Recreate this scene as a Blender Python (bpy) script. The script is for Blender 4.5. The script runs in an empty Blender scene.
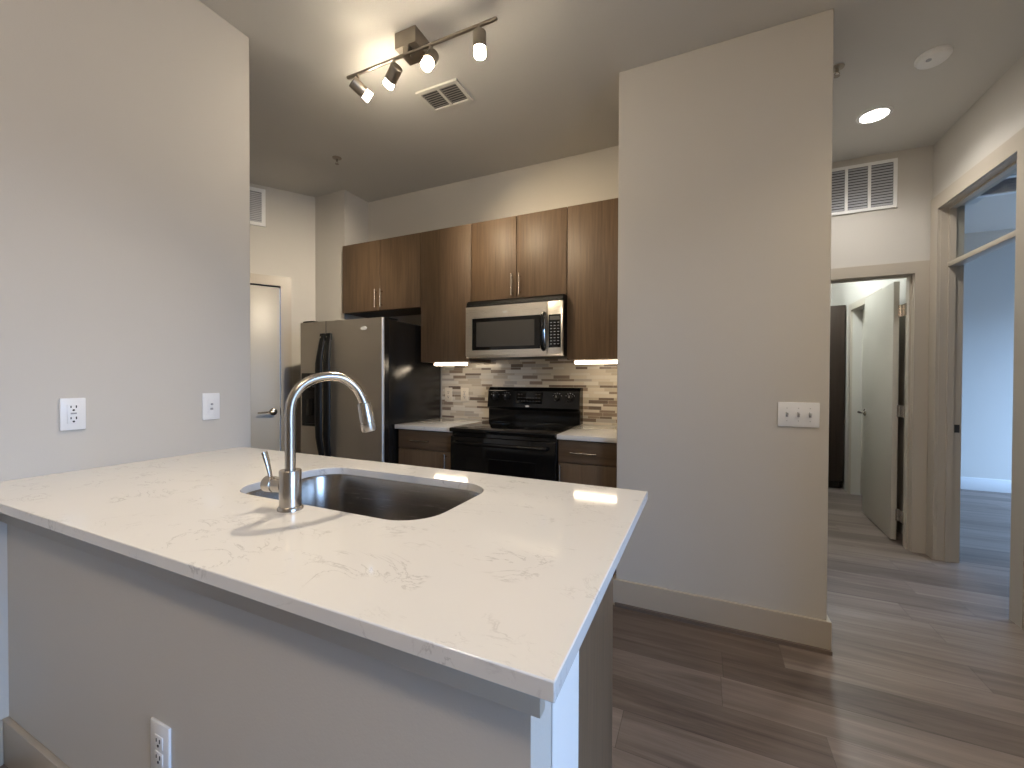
import bpy, bmesh, math, random
from mathutils import Vector, Matrix
random.seed(7)
scene = bpy.context.scene
COL = scene.collection

# ------------------------------------------------------------------ camera
F_PX, YAW, PITCH, ROLL, CAM_H = 415.14, -0.4289, -0.0114, 0.0034, 1.2576
fwd = Vector((math.sin(YAW), math.cos(YAW), 0)); rgt = Vector((math.cos(YAW), -math.sin(YAW), 0)); up = Vector((0, 0, 1))
f2 = math.cos(PITCH) * fwd + math.sin(PITCH) * up
u2 = -math.sin(PITCH) * fwd + math.cos(PITCH) * up
r3 = math.cos(ROLL) * rgt + math.sin(ROLL) * u2
u3 = -math.sin(ROLL) * rgt + math.cos(ROLL) * u2
camd = bpy.data.cameras.new('camera'); cam = bpy.data.objects.new('camera', camd); COL.objects.link(cam)
M = Matrix((r3, u3, -f2)).transposed().to_4x4(); M.translation = Vector((0, 0, CAM_H))
cam.matrix_world = M
camd.sensor_fit = 'HORIZONTAL'; camd.sensor_width = 36.0; camd.lens = 36.0 * F_PX / 1024.0
camd.clip_start = 0.02; camd.clip_end = 100
scene.camera = cam

# ------------------------------------------------------------------ view and daylight
scene.view_settings.view_transform = 'Standard'; scene.view_settings.look = 'None'
scene.view_settings.gamma = 1.0; scene.view_settings.use_curve_mapping = False
scene.view_settings.exposure = 0.35
SKY = 14.0
world = bpy.data.worlds.new('sky'); scene.world = world; world.use_nodes = True
wt = world.node_tree; bg = wt.nodes['Background']; bg.inputs[1].default_value = SKY
_tc = wt.nodes.new('ShaderNodeTexCoord'); _sx = wt.nodes.new('ShaderNodeSeparateXYZ'); _rp = wt.nodes.new('ShaderNodeValToRGB')
wt.links.new(_tc.outputs['Generated'], _sx.inputs[0]); wt.links.new(_sx.outputs[2], _rp.inputs[0]); wt.links.new(_rp.outputs[0], bg.inputs[0])
_e = _rp.color_ramp.elements                       # dim ground below the horizon, blue sky above
_e[0].position = 0.0; _e[0].color = (0.10, 0.15, 0.24, 1); _e[1].position = 0.06; _e[1].color = (0.37, 0.60, 1.0, 1)

def lamp(name, kind, loc, energy, color, target=None, **kw):
    d = bpy.data.lights.new(name, kind); d.energy = energy; d.color = color
    for k, v in kw.items(): setattr(d, k, v)
    o = bpy.data.objects.new(name, d); COL.objects.link(o); o.location = loc
    if target is not None:
        o.rotation_euler = (Vector(target) - Vector(loc)).to_track_quat('-Z', 'Y').to_euler()
    return o
def portal(name, loc, target, sx, sy):
    o = lamp(name, 'AREA', loc, 1.0, (1, 1, 1), target, shape='RECTANGLE', size=sx, size_y=sy)
    o.data.cycles.is_portal = True
    return o
WARM = (1.0, 0.86, 0.67)
E_KEY, E_CAB, E_DOWN, E_PAN = 70.0, 60.0, 5.0, 115.0
E_LIVING, E_HALL, E_BATH, E_PILLAR_FILL = 54.0, 47.0, 60.0, 58.0
GLOW_TRACK, GLOW_STRIP = 100.0, 16.0

# ------------------------------------------------------------------ helpers
def bm_new(): return bmesh.new()
def box(bm, x0, x1, y0, y1, z0, z1, bev=0.0, seg=2):
    r = bmesh.ops.create_cube(bm, size=1.0); vs = r['verts']
    for v in vs:
        v.co = Vector(((x0 + x1) / 2 + v.co.x * (x1 - x0), (y0 + y1) / 2 + v.co.y * (y1 - y0), (z0 + z1) / 2 + v.co.z * (z1 - z0)))
    if bev:
        es = list({e for v in vs for e in v.link_edges})
        bmesh.ops.bevel(bm, geom=es, offset=bev, segments=seg, profile=0.5, affect='EDGES')
    return bm
def frame_from(d):
    d = d.normalized(); a = Vector((0, 0, 1)) if abs(d.z) < 0.9 else Vector((1, 0, 0))
    s = d.cross(a).normalized(); return s, s.cross(d).normalized()
def lathe(bm, p, axis, prof, n=28):
    """revolve (distance, radius) profile along axis from p"""
    axis = Vector(axis).normalized(); s, t = frame_from(axis); p = Vector(p); rings = []
    for (h, r) in prof:
        c = p + axis * h
        if r < 1e-6: rings.append([bm.verts.new(c)])
        else: rings.append([bm.verts.new(c + (s * math.cos(2 * math.pi * i / n) + t * math.sin(2 * math.pi * i / n)) * r) for i in range(n)])
    for a, b in zip(rings, rings[1:]):
        for i in range(n):
            j = (i + 1) % n
            if len(a) == 1 and len(b) == 1: continue
            if len(a) == 1: bm.faces.new((a[0], b[i], b[j]))
            elif len(b) == 1: bm.faces.new((a[i], b[0], a[j]))
            else: bm.faces.new((a[i], b[i], b[j], a[j]))
    for ring in (rings[0], rings[-1]):
        if len(ring) > 1: bm.faces.new(ring)
    return bm
def cyl(bm, a, b, r, n=24, bev=0.0):
    a = Vector(a); b = Vector(b); L = (b - a).length
    prof = [(0, r), (L, r)] if not bev else [(0, r - bev), (bev, r), (L - bev, r), (L, r - bev)]
    return lathe(bm, a, b - a, prof, n)
def tube(bm, pts, rs, n=16, flat=1.0, side=None):
    pts = [Vector(p) for p in pts]; rings = []
    if not isinstance(rs, (list, tuple)): rs = [rs] * len(pts)
    prev = None
    for i, p in enumerate(pts):
        d = (pts[min(i + 1, len(pts) - 1)] - pts[max(i - 1, 0)]).normalized()
        if prev is None:
            s = (Vector(side) - d * Vector(side).dot(d)).normalized() if side else frame_from(d)[0]
        else: s = (prev - d * prev.dot(d)).normalized()
        prev = s; t = s.cross(d)
        rings.append([bm.verts.new(p + s * math.cos(2 * math.pi * k / n) * rs[i] + t * math.sin(2 * math.pi * k / n) * rs[i] * flat) for k in range(n)])
    for a, b in zip(rings, rings[1:]):
        for k in range(n): bm.faces.new((a[k], b[k], b[(k + 1) % n], a[(k + 1) % n]))
    bm.faces.new(rings[0]); bm.faces.new(rings[-1])
    return bm
def prism(bm, pts, vec):
    """extrude a planar polygon (list of 3D points) along vec"""
    vec = Vector(vec); a = [bm.verts.new(p) for p in pts]; b = [bm.verts.new(Vector(p) + vec) for p in pts]; n = len(a)
    bm.faces.new(a); bm.faces.new(b)
    for i in range(n): bm.faces.new((a[i], a[(i + 1) % n], b[(i + 1) % n], b[i]))
    return bm
def obj(name, bm, mat, parent=None, mtx=None, bev=0.0, angle=35):
    bmesh.ops.recalc_face_normals(bm, faces=bm.faces)
    if mtx is not None: bm.transform(mtx)
    root = None
    if parent is not None:
        root = Vector(parent['_o']); bm.transform(Matrix.Translation(-root))
    me = bpy.data.meshes.new(name); bm.to_mesh(me); bm.free()
    for p in me.polygons: p.use_smooth = True
    me.set_sharp_from_angle(angle=math.radians(angle))
    o = bpy.data.objects.new(name, me); COL.objects.link(o); me.materials.append(mat)
    if parent is not None:
        o.parent = parent; o['_o'] = parent['_o']
    else: o['_o'] = (0.0, 0.0, 0.0)
    if bev:
        m = o.modifiers.new('bevel', 'BEVEL'); m.width = bev; m.segments = 2; m.limit_method = 'ANGLE'; m.angle_limit = math.radians(40)
    return o
def tag(o, label, cat, group=None):
    o['label'] = label; o['category'] = cat
    if group: o['group'] = group
    return o
def thing(name, label, cat, loc, group=None):
    o = bpy.data.objects.new(name, None); COL.objects.link(o); o.location = loc; o['_o'] = tuple(loc)
    o.empty_display_size = 0.05
    return tag(o, label, cat, group)
def struct(name, bm, mat, parent=None, mtx=None, bev=0.0):
    o = obj(name, bm, mat, parent, mtx, bev)
    if parent is None: o['kind'] = 'structure'
    return o
def structroot(name, loc):
    o = bpy.data.objects.new(name, None); COL.objects.link(o); o.location = loc; o['_o'] = tuple(loc); o['kind'] = 'structure'; return o

# ------------------------------------------------------------------ materials
def mat(name, color, rough=0.5, metal=0.0, spec=0.5, emit=None, strength=0.0, coat=0.0):
    m = bpy.data.materials.new(name); m.use_nodes = True; b = m.node_tree.nodes['Principled BSDF']
    b.inputs['Base Color'].default_value = (*color, 1); b.inputs['Roughness'].default_value = rough
    b.inputs['Metallic'].default_value = metal; b.inputs['Specular IOR Level'].default_value = spec
    if coat: b.inputs['Coat Weight'].default_value = coat; b.inputs['Coat Roughness'].default_value = 0.08
    if emit: b.inputs['Emission Color'].default_value = (*emit, 1); b.inputs['Emission Strength'].default_value = strength
    return m
class N:
    def __init__(s, m): s.m = m; s.t = m.node_tree; s.b = s.t.nodes['Principled BSDF']
    def new(s, k, **kw):
        n = s.t.nodes.new(k)
        for a, v in kw.items(): setattr(n, a, v)
        return n
    def link(s, a, b): s.t.links.new(a, b)
    def put(s, sock, v):
        if isinstance(v, (int, float)): sock.default_value = v
        elif isinstance(v, tuple): sock.default_value = v
        else: s.link(v, sock)
    def math(s, op, a, b=0.0, c=None):
        n = s.new('ShaderNodeMath', operation=op); s.put(n.inputs[0], a); s.put(n.inputs[1], b)
        if c is not None: s.put(n.inputs[2], c)
        return n.outputs[0]
    def pos(s, kind='Object'):
        return s.new('ShaderNodeTexCoord').outputs[kind]
    def mapping(s, vec, scale=(1, 1, 1), loc=(0, 0, 0)):
        n = s.new('ShaderNodeMapping'); s.link(vec, n.inputs[0]); n.inputs[3].default_value = scale; s.put(n.inputs[1], loc); return n.outputs[0]
    def noise(s, vec, scale=5, detail=3, rough=0.5, dist=0.0):
        n = s.new('ShaderNodeTexNoise'); s.link(vec, n.inputs['Vector']); n.inputs['Scale'].default_value = scale
        n.inputs['Detail'].default_value = detail; n.inputs['Roughness'].default_value = rough; n.inputs['Distortion'].default_value = dist
        return n.outputs[0]
    def ramp(s, f, stops, interp='LINEAR'):
        n = s.new('ShaderNodeValToRGB'); n.color_ramp.interpolation = interp; e = n.color_ramp.elements
        while len(e) < len(stops): e.new(0.5)
        for el, (p, c) in zip(e, stops): el.position = p; el.color = (*c, 1)
        s.link(f, n.inputs[0]); return n.outputs[0]
    def mix(s, f, a, b, mode='MIX'):
        n = s.new('ShaderNodeMix', data_type='RGBA', blend_type=mode); s.put(n.inputs[0], f)
        for sock, v in ((n.inputs[6], a), (n.inputs[7], b)):
            if isinstance(v, tuple): sock.default_value = (*v, 1)
            else: s.link(v, sock)
        return n.outputs[2]
    def bump(s, h, strength=0.1, dist=0.01):
        n = s.new('ShaderNodeBump'); n.inputs['Strength'].default_value = strength; n.inputs['Distance'].default_value = dist
        s.link(h, n.inputs['Height']); s.link(n.outputs[0], s.b.inputs['Normal'])
    def sep(s, v):
        n = s.new('ShaderNodeSeparateXYZ'); s.link(v, n.inputs[0]); return n.outputs
    def comb(s, x, y, z=0.0):
        n = s.new('ShaderNodeCombineXYZ'); s.put(n.inputs[0], x); s.put(n.inputs[1], y); s.put(n.inputs[2], z); return n.outputs[0]
    def white(s, v):
        n = s.new('ShaderNodeTexWhiteNoise', noise_dimensions='2D'); s.link(v, n.inputs['Vector']); return n.outputs
def paint(name, color, rough=0.55, bump=0.12):
    m = mat(name, color, rough, spec=0.35); n = N(m); v = n.pos()
    n.bump(n.noise(v, 170, 3, 0.6), bump, 0.004); return m
PAINT = paint('wall_paint', (0.555, 0.525, 0.475))
CEIL = paint('ceiling_paint', (0.62, 0.60, 0.56), 0.8, 0.2)
TRIM = mat('trim_paint', (0.455, 0.40, 0.325), 0.35)
DOORP = mat('door_paint', (0.50, 0.465, 0.40), 0.35)
WHITE = mat('white_plastic', (0.80, 0.80, 0.80), 0.3)
WHITEP = mat('white_paint', (0.84, 0.84, 0.82), 0.4)
WARMLIT = mat('warm_lit_white_plastic', (0.74, 0.67, 0.55), 0.3)  # white plastic with the warm lamp tint put into its colour
SLOT = mat('dark_slot', (0.02, 0.02, 0.02), 0.6)
GREYMARK = mat('grey_mark', (0.35, 0.35, 0.36), 0.5)
LOUVER = mat('grille_louver', (0.42, 0.43, 0.46), 0.5)
DARKDUCT = mat('duct_dark', (0.05, 0.05, 0.05), 0.8)
BLACK = mat('black_enamel', (0.005, 0.005, 0.005), 0.10, spec=0.4)
BLACKP = mat('black_plastic', (0.007, 0.007, 0.007), 0.4, spec=0.3)
GLASSB = mat('black_glass', (0.004, 0.004, 0.004), 0.05, spec=0.45)
NICKEL = mat('brushed_nickel', (0.50, 0.46, 0.41), 0.26, 1.0)
CHROME = mat('chrome', (0.75, 0.74, 0.72), 0.12, 1.0)
BRONZE = mat('fixture_metal', (0.36, 0.32, 0.27), 0.35, 1.0)
DIM = mat('dim_print', (0.10, 0.095, 0.09), 0.4)
RING = mat('ring_print', (0.035, 0.033, 0.03), 0.25)
PRINT = mat('pale_print', (0.55, 0.55, 0.55), 0.35)
BADGE = mat('badge_silver', (0.8, 0.8, 0.78), 0.35, 0.1)
BLACKM = mat('black_matte', (0.006, 0.006, 0.006), 0.45, spec=0.12)

def steel_mat(name, color, rough, axis):
    m = mat(name, color, rough, 1.0); n = N(m)
    sc = {'x': (8, 900, 900), 'z': (400, 400, 1.5)}[axis]
    h = n.noise(n.mapping(n.pos(), sc), 1.0, 2, 0.5)
    n.link(n.math('MULTIPLY_ADD', h, 0.16, rough - 0.08), n.b.inputs['Roughness'])
    return m
STEEL = steel_mat('fridge_steel', (0.66, 0.62, 0.56), 0.48, 'z')
STEELX = steel_mat('microwave_steel', (0.78, 0.74, 0.67), 0.30, 'x')
SINKST = steel_mat('sink_steel', (0.33, 0.31, 0.29), 0.24, 'x')

def fridge_black():
    m = mat('textured_black', (0.010, 0.009, 0.008), 0.2, spec=0.5); n = N(m)
    n.bump(n.noise(n.pos(), 260, 2, 0.5), 0.22, 0.002); return m
FBLACK = fridge_black()

def wood(name, dark, light, axis='z', rough=0.45):
    m = mat(name, light, rough, spec=0.35); n = N(m); v = n.pos()
    oi = n.new('ShaderNodeObjectInfo').outputs['Random']
    off = n.comb(n.math('MULTIPLY', oi, 13.0), n.math('MULTIPLY', oi, 7.0), n.math('MULTIPLY', oi, 31.0))
    long_, fine = 1.6, 34
    s1 = (fine, fine, long_) if axis == 'z' else (long_, fine, fine)
    s2 = (90, 90, 4) if axis == 'z' else (4, 90, 90)
    a = n.noise(n.mapping(v, s1, off), 1.0, 4, 0.6, 0.4)
    b = n.noise(n.mapping(v, s2, off), 1.0, 3, 0.6)
    c = n.noise(n.mapping(v, (3, 3, 1.2), off), 1.0, 2, 0.5, 0.8)
    h = n.math('ADD', n.math('MULTIPLY', a, 0.40), n.math('ADD', n.math('MULTIPLY', b, 0.36), n.math('MULTIPLY', c, 0.36)))
    mid = tuple((p + q) / 2 for p, q in zip(dark, light))
    n.link(n.ramp(h, [(0.30, dark), (0.56, mid), (0.82, light)]), n.b.inputs['Base Color'])
    n.bump(b, 0.08, 0.001); return m
CAB = wood('cabinet_wood', (0.066, 0.042, 0.025), (0.185, 0.120, 0.070))
CABX = wood('drawer_wood', (0.066, 0.042, 0.025), (0.185, 0.120, 0.070), 'x')
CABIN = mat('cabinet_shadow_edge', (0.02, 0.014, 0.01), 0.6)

def floor_mat():
    m = mat('plank_floor', (0.2, 0.16, 0.13), 0.42, spec=0.4); n = N(m); v = n.pos(); x, y, z = n.sep(v)
    W, L = 0.178, 1.22
    r = n.math('FLOOR', n.math('DIVIDE', y, W)); rr = n.white(n.comb(r, 3.7))[0]
    u = n.math('ADD', n.math('DIVIDE', x, L), n.math('MULTIPLY', rr, 7.3)); c = n.math('FLOOR', u)
    rnd = n.white(n.comb(c, r)); k = rnd[0]
    off = n.comb(n.math('MULTIPLY', k, 17.0), n.math('MULTIPLY', k, 9.0), 0.0)
    g = n.noise(n.mapping(v, (1.1, 15, 1), off), 1.0, 5, 0.62, 0.9)
    g2 = n.noise(n.mapping(v, (5, 120, 1), off), 1.0, 3, 0.6)
    h = n.math('ADD', n.math('MULTIPLY', g, 0.62), n.math('ADD', n.math('MULTIPLY', g2, 0.16), n.math('MULTIPLY', k, 0.24)))
    col = n.ramp(h, [(0.28, (0.078, 0.056, 0.044)), (0.46, (0.150, 0.116, 0.096)), (0.60, (0.215, 0.173, 0.146)), (0.76, (0.30, 0.25, 0.215))])
    fy = n.math('FRACT', n.math('DIVIDE', y, W)); fx = n.math('FRACT', u)
    ey = n.math('LESS_THAN', fy, 0.012); ex = n.math('LESS_THAN', fx, 0.002)
    e = n.math('MAXIMUM', ey, ex)
    n.link(n.mix(n.math('MULTIPLY', e, 0.55), col, (0.05, 0.038, 0.03)), n.b.inputs['Base Color'])
    n.bump(n.math('SUBTRACT', n.math('MULTIPLY', g2, 0.2), e), 0.15, 0.002); return m
FLOOR = floor_mat()

def quartz():
    m = mat('white_quartz', (0.72, 0.70, 0.67), 0.07, spec=0.5); n = N(m); v = n.pos()
    warp = n.noise(v, 2.3, 4, 0.6)
    nv = n.new('ShaderNodeTexNoise'); n.link(n.mapping(v, (1.0, 1.6, 1.0)), nv.inputs['Vector']); nv.inputs['Scale'].default_value = 5.2
    nv.inputs['Detail'].default_value = 6; nv.inputs['Roughness'].default_value = 0.62; nv.inputs['Distortion'].default_value = 1.5
    ridge = n.math('ABSOLUTE', n.math('SUBTRACT', nv.outputs[0], 0.5))
    vein = n.ramp(ridge, [(0.0, (1, 1, 1)), (0.014, (0.0, 0.0, 0.0))])
    mask = n.ramp(n.noise(v, 6.5, 3, 0.6), [(0.49, (0, 0, 0)), (0.58, (1, 1, 1))])
    patch = n.ramp(n.noise(v, 26, 4, 0.7, 0.8), [(0.62, (0, 0, 0)), (0.72, (1, 1, 1))])
    base = n.mix(n.math('MULTIPLY', n.ramp(warp, [(0.4, (0, 0, 0)), (0.7, (1, 1, 1))]), 0.25), (0.72, 0.708, 0.685), (0.67, 0.658, 0.635))
    a = n.mix(n.math('MULTIPLY', n.math('MULTIPLY', vein, mask), 0.60), base, (0.40, 0.385, 0.37))
    b = n.mix(n.math('MULTIPLY', patch, n.math('MULTIPLY', mask, 0.45)), a, (0.52, 0.50, 0.48))
    n.link(b, n.b.inputs['Base Color']); return m
QUARTZ = quartz()

def mosaic():
    m = mat('mosaic_tile', (0.6, 0.55, 0.45), 0.25); n = N(m); x, y, z = n.sep(n.pos('Object'))
    P = 0.046
    v = n.math('DIVIDE', z, P); fr = n.math('FRACT', v); sub = n.math('GREATER_THAN', fr, 0.4)
    row = n.math('ADD', n.math('MULTIPLY', n.math('FLOOR', v), 2.0), sub)
    loc = n.math('ADD', n.math('MULTIPLY', n.math('SUBTRACT', 1.0, sub), n.math('DIVIDE', fr, 0.4)), n.math('MULTIPLY', sub, n.math('DIVIDE', n.math('SUBTRACT', fr, 0.4), 0.6)))
    r1 = n.white(n.comb(row, 1.3))[0]; r2 = n.white(n.comb(row, 8.1))[0]
    L = n.math('MULTIPLY_ADD', r2, 0.09, 0.085)
    u = n.math('ADD', n.math('DIVIDE', x, L), n.math('MULTIPLY', r1, 9.0)); c = n.math('FLOOR', u); fu = n.math('FRACT', u)
    k = n.white(n.comb(c, row))[0]
    col = n.ramp(k, [(0.0, (0.62, 0.56, 0.46)), (0.30, (0.50, 0.44, 0.35)), (0.48, (0.66, 0.62, 0.54)), (0.64, (0.25, 0.19, 0.14)), (0.80, (0.16, 0.12, 0.09)), (0.90, (0.40, 0.36, 0.31))], 'CONSTANT')
    e = n.math('MAXIMUM', n.math('LESS_THAN', loc, 0.08), n.math('LESS_THAN', fu, 0.014))
    n.link(n.mix(e, col, (0.56, 0.52, 0.45)), n.b.inputs['Base Color'])
    n.link(n.math('MULTIPLY_ADD', k, 0.25, 0.12), n.b.inputs['Roughness'])
    n.bump(n.math('SUBTRACT', 1.0, e), 0.3, 0.0015); return m
TILE = mosaic()
CABDK = wood('espresso_wood', (0.020, 0.012, 0.008), (0.050, 0.032, 0.022))
GLOW = mat('lamp_glass', (0.9, 0.88, 0.84), 0.3, emit=(1.0, 0.86, 0.66), strength=GLOW_TRACK)
STRIPGLOW = mat('strip_diffuser', (0.9, 0.9, 0.88), 0.3, emit=(1.0, 0.82, 0.60), strength=GLOW_STRIP)
CANGLOW = mat('downlight_lens', (0.9, 0.9, 0.9), 0.3, emit=(1.0, 0.93, 0.84), strength=30.0)
DOMEGLOW = mat('dome_diffuser', (0.9, 0.9, 0.9), 0.4, emit=(1.0, 0.9, 0.78), strength=4.0)
def pane_mat():
    m = bpy.data.materials.new('pane_glass'); m.use_nodes = True; t = m.node_tree; t.nodes.clear()
    o = t.nodes.new('ShaderNodeOutputMaterial'); mx = t.nodes.new('ShaderNodeMixShader'); tr = t.nodes.new('ShaderNodeBsdfTransparent')
    gl = t.nodes.new('ShaderNodeBsdfGlossy'); gl.inputs['Roughness'].default_value = 0.02; tr.inputs[0].default_value = (0.93, 0.96, 0.97, 1)
    lw = t.nodes.new('ShaderNodeLayerWeight'); lw.inputs[0].default_value = 0.5
    pw = t.nodes.new('ShaderNodeMath'); pw.operation = 'POWER'; pw.inputs[1].default_value = 4.0; t.links.new(lw.outputs['Facing'], pw.inputs[0])
    fr = t.nodes.new('ShaderNodeMath'); fr.operation = 'MULTIPLY_ADD'; fr.inputs[1].default_value = 0.5; fr.inputs[2].default_value = 0.04; t.links.new(pw.outputs[0], fr.inputs[0])
    t.links.new(fr.outputs[0], mx.inputs[0]); t.links.new(tr.outputs[0], mx.inputs[1]); t.links.new(gl.outputs[0], mx.inputs[2]); t.links.new(mx.outputs[0], o.inputs[0])
    return m
PANE = pane_mat()

# ------------------------------------------------------------------ dimensions solved from the photograph
ZC = 2.957
XL, YL = -2.068, 1.3556                     # living-side left wall and its free end
CT = 0.92                                   # worktop height
PX, PY0, PY1 = -0.1465, 0.438, 1.31         # peninsula top: right edge, front, back
COLX0, COLX1, COLY = -0.430, 0.536, 2.3494  # pillar block
YB = 3.076                                  # kitchen back wall
YCAB, YCNT = 2.736, 2.430                   # fronts of uppers and of worktops
YH, XR = 3.998, 1.505                       # end wall and right wall of the hall
BY0, BY1, ZOP = 3.078, 3.880, 2.458       # opening in the hall's right wall
BX = 1.611                                  # bedroom face of that wall
A = Vector((-3.3053, 2.7832, 0)); AD = Vector((math.sin(-0.59), -math.cos(-0.59), 0)); AN = Vector((-AD.y, AD.x, 0))
if AN.dot(-A) < 0: AN = -AN
MA = Matrix((( AD.x, AN.x, 0, A.x), (AD.y, AN.y, 0, A.y), (0, 0, 1, 0), (0, 0, 0, 1)))   # local x runs along the pantry wall, y out of it

# ------------------------------------------------------------------ setting
LX1, LY0, VX1, RY = 4.6, -3.6, 2.3, 0.92
struct('floor', box(bm_new(), -4.6, 4.8, -3.8, 6.9, -0.1, 0.0), FLOOR)
struct('ceiling', box(bm_new(), -4.6, 4.8, -3.8, 6.9, ZC, ZC + 0.12), CEIL)
bm = bm_new(); prism(bm, [(XL, LY0 - 0.1, 0), (XL, YL, 0), (-4.6, YL, 0), (-4.6, YL - 0.12, 0), (XL - 0.12, YL - 0.12, 0), (XL - 0.12, LY0 - 0.1, 0)], (0, 0, ZC))
struct('wall_left', bm, PAINT, bev=0.004)
# pantry wall (angled) with its door opening, s along the wall
DS0, DS1, DZ = 0.285, 1.050, 2.088
bm = bm_new(); box(bm, -0.10, DS0, -0.12, 0, 0, ZC); box(bm, DS1, 1.80, -0.12, 0, 0, ZC); box(bm, DS0, DS1, -0.12, 0, DZ, ZC)
struct('wall_pantry', bm, PAINT, mtx=MA)
bm = bm_new(); box(bm, -3.5, -2.935, 2.7832, YB + 0.12, 0, ZC)
struct('wall_nook', bm, PAINT)
bm = bm_new(); box(bm, -2.935, COLX0, YB, YB + 0.12, 0, ZC)
struct('wall_back', bm, PAINT)
bm = bm_new(); box(bm, COLX0, COLX1, COLY, YH, 0, ZC)
struct('wall_pillar', bm, PAINT, bev=0.004)
HD0, HD1, HDZ = 0.648, 1.407, 2.041
bm = bm_new(); box(bm, COLX0, HD0, YH, YH + 0.12, 0, ZC); box(bm, HD1, XR, YH, YH + 0.12, 0, ZC); box(bm, HD0, HD1, YH, YH + 0.12, HDZ, ZC)
struct('wall_hall', bm, PAINT)
# hall right wall, with the tall opening and a doorway beyond the end wall
E0, E1, EZ = 4.95, 5.72, 2.03
bm = bm_new()
box(bm, XR, BX, RY, BY0, 0, ZC); box(bm, XR, BX, BY0, BY1, ZOP, ZC); box(bm, XR, BX, BY1, E0, 0, ZC)  # unseen near stretch, extended to keep window daylight off the pillar
box(bm, XR, BX, E0, E1, EZ, ZC); box(bm, XR, BX, E1, 6.6, 0, ZC)
struct('wall_right', bm, PAINT)
bm = bm_new(); box(bm, BX, LX1, RY, RY + 0.12, 0, ZC)  # unseen wall, placed here to block window daylight from pillar and hall
struct('wall_daylight_block', bm, PAINT)
bm = bm_new(); box(bm, 0.2, LX1 + 0.1, 6.55, 6.67, 0, ZC)
struct('wall_bedroom_back', bm, PAINT)
bm = bm_new(); box(bm, 0.2, 0.32, YH + 0.12, 6.55, 0, ZC)
struct('wall_bath_left', bm, PAINT)
# outer wall on the right with the living-room and bedroom windows
W1 = (-0.85, 0.82, 0.25, 2.30); W2 = (4.1, 6.45, 0.30, 2.20); T = 0.15
bm = bm_new()
box(bm, VX1, VX1 + T, LY0 - 0.1, W1[0], 0, ZC); box(bm, VX1, VX1 + T, W1[1], RY, 0, ZC)
box(bm, VX1, VX1 + T, W1[0], W1[1], 0, W1[2]); box(bm, VX1, VX1 + T, W1[0], W1[1], W1[3], ZC)
struct('wall_window', bm, PAINT)
bm = bm_new()
box(bm, LX1, LX1 + T, RY, W2[0], 0, ZC); box(bm, LX1, LX1 + T, W2[1], 6.67, 0, ZC)
box(bm, LX1, LX1 + T, W2[0], W2[1], 0, W2[2]); box(bm, LX1, LX1 + T, W2[0], W2[1], W2[3], ZC)
struct('wall_bedroom_window', bm, PAINT)
bm = bm_new(); box(bm, -2.2, LX1 + T, LY0 - 0.12, LY0, 0, ZC)
struct('wall_front', bm, PAINT)
for i, (w, wx) in enumerate(((W1, VX1), (W2, LX1))):
    r = structroot('window_%d' % (i + 1), (wx + 0.07, (w[0] + w[1]) / 2, w[2]))
    bm = bm_new(); y0, y1, z0, z1 = w; a, b = wx + 0.05, wx + 0.10
    for (p, q, s, t) in ((y0, y0 + .05, z0, z1), (y1 - .05, y1, z0, z1), (y0 + .05, y1 - .05, z0, z0 + .05), (y0 + .05, y1 - .05, z1 - .05, z1), ((y0 + y1) / 2 - .025, (y0 + y1) / 2 + .025, z0 + .05, z1 - .05)):
        box(bm, a, b, p, q, s, t)
    struct('window_frame', bm, WHITEP, r)
    portal('daylight_portal', (wx + T + 0.01, (y0 + y1) / 2, (z0 + z1) / 2), (0, (y0 + y1) / 2, (z0 + z1) / 2), y1 - y0, z1 - z0)
# pony wall under the peninsula
PWX, PWY0, PWY1 = -0.218, 0.545, 0.635
struct('wall_peninsula', box(bm_new(), XL, PWX, PWY0, PWY1, 0, CT - 0.026), PAINT)
struct('trim_1', box(bm_new(), PWX - 0.05, PWX + 0.001, PWY1 + 0.003, 0.797, 0, CT - 0.026), WHITEP)
struct('trim_2', box(bm_new(), XL, PWX + 0.022, PWY0 - 0.020, PWY0, 0.795, CT - 0.026, 0.002), TRIM)
# baseboards
BH = 0.144
def bboard(name, pts, m=TRIM):
    bm = bm_new(); box(bm, *pts, 0, BH, 0.003); struct(name, bm, m)
bboard('baseboard_peninsula', (XL, PWX, PWY0 - 0.016, PWY0))
bm = bm_new(); e = 0.016
prism(bm, [(COLX0, COLY, 0), (COLX0, 2.42, 0), (COLX0 - e, 2.42, 0), (COLX0 - e, COLY - e, 0), (COLX1 + e, COLY - e, 0), (COLX1 + e, YH, 0), (COLX1, YH, 0), (COLX1, COLY, 0)], (0, 0, BH))
struct('baseboard_pillar', bm, TRIM, bev=0.003)
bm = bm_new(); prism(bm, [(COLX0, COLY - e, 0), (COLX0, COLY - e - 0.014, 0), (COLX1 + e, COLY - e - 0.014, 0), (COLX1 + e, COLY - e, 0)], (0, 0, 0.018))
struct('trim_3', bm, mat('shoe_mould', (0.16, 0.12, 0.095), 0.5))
bboard('baseboard_right', (XR - 0.016, XR, RY, BY0 - 0.098))
bboard('baseboard_bedroom', (BX, LX1, 6.55 - 0.016, 6.55), mat('bedroom_trim', (0.64, 0.63, 0.61), 0.4))
bboard('baseboard_left', (XL, XL + 0.016, LY0, PWY0 - 0.016))

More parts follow.
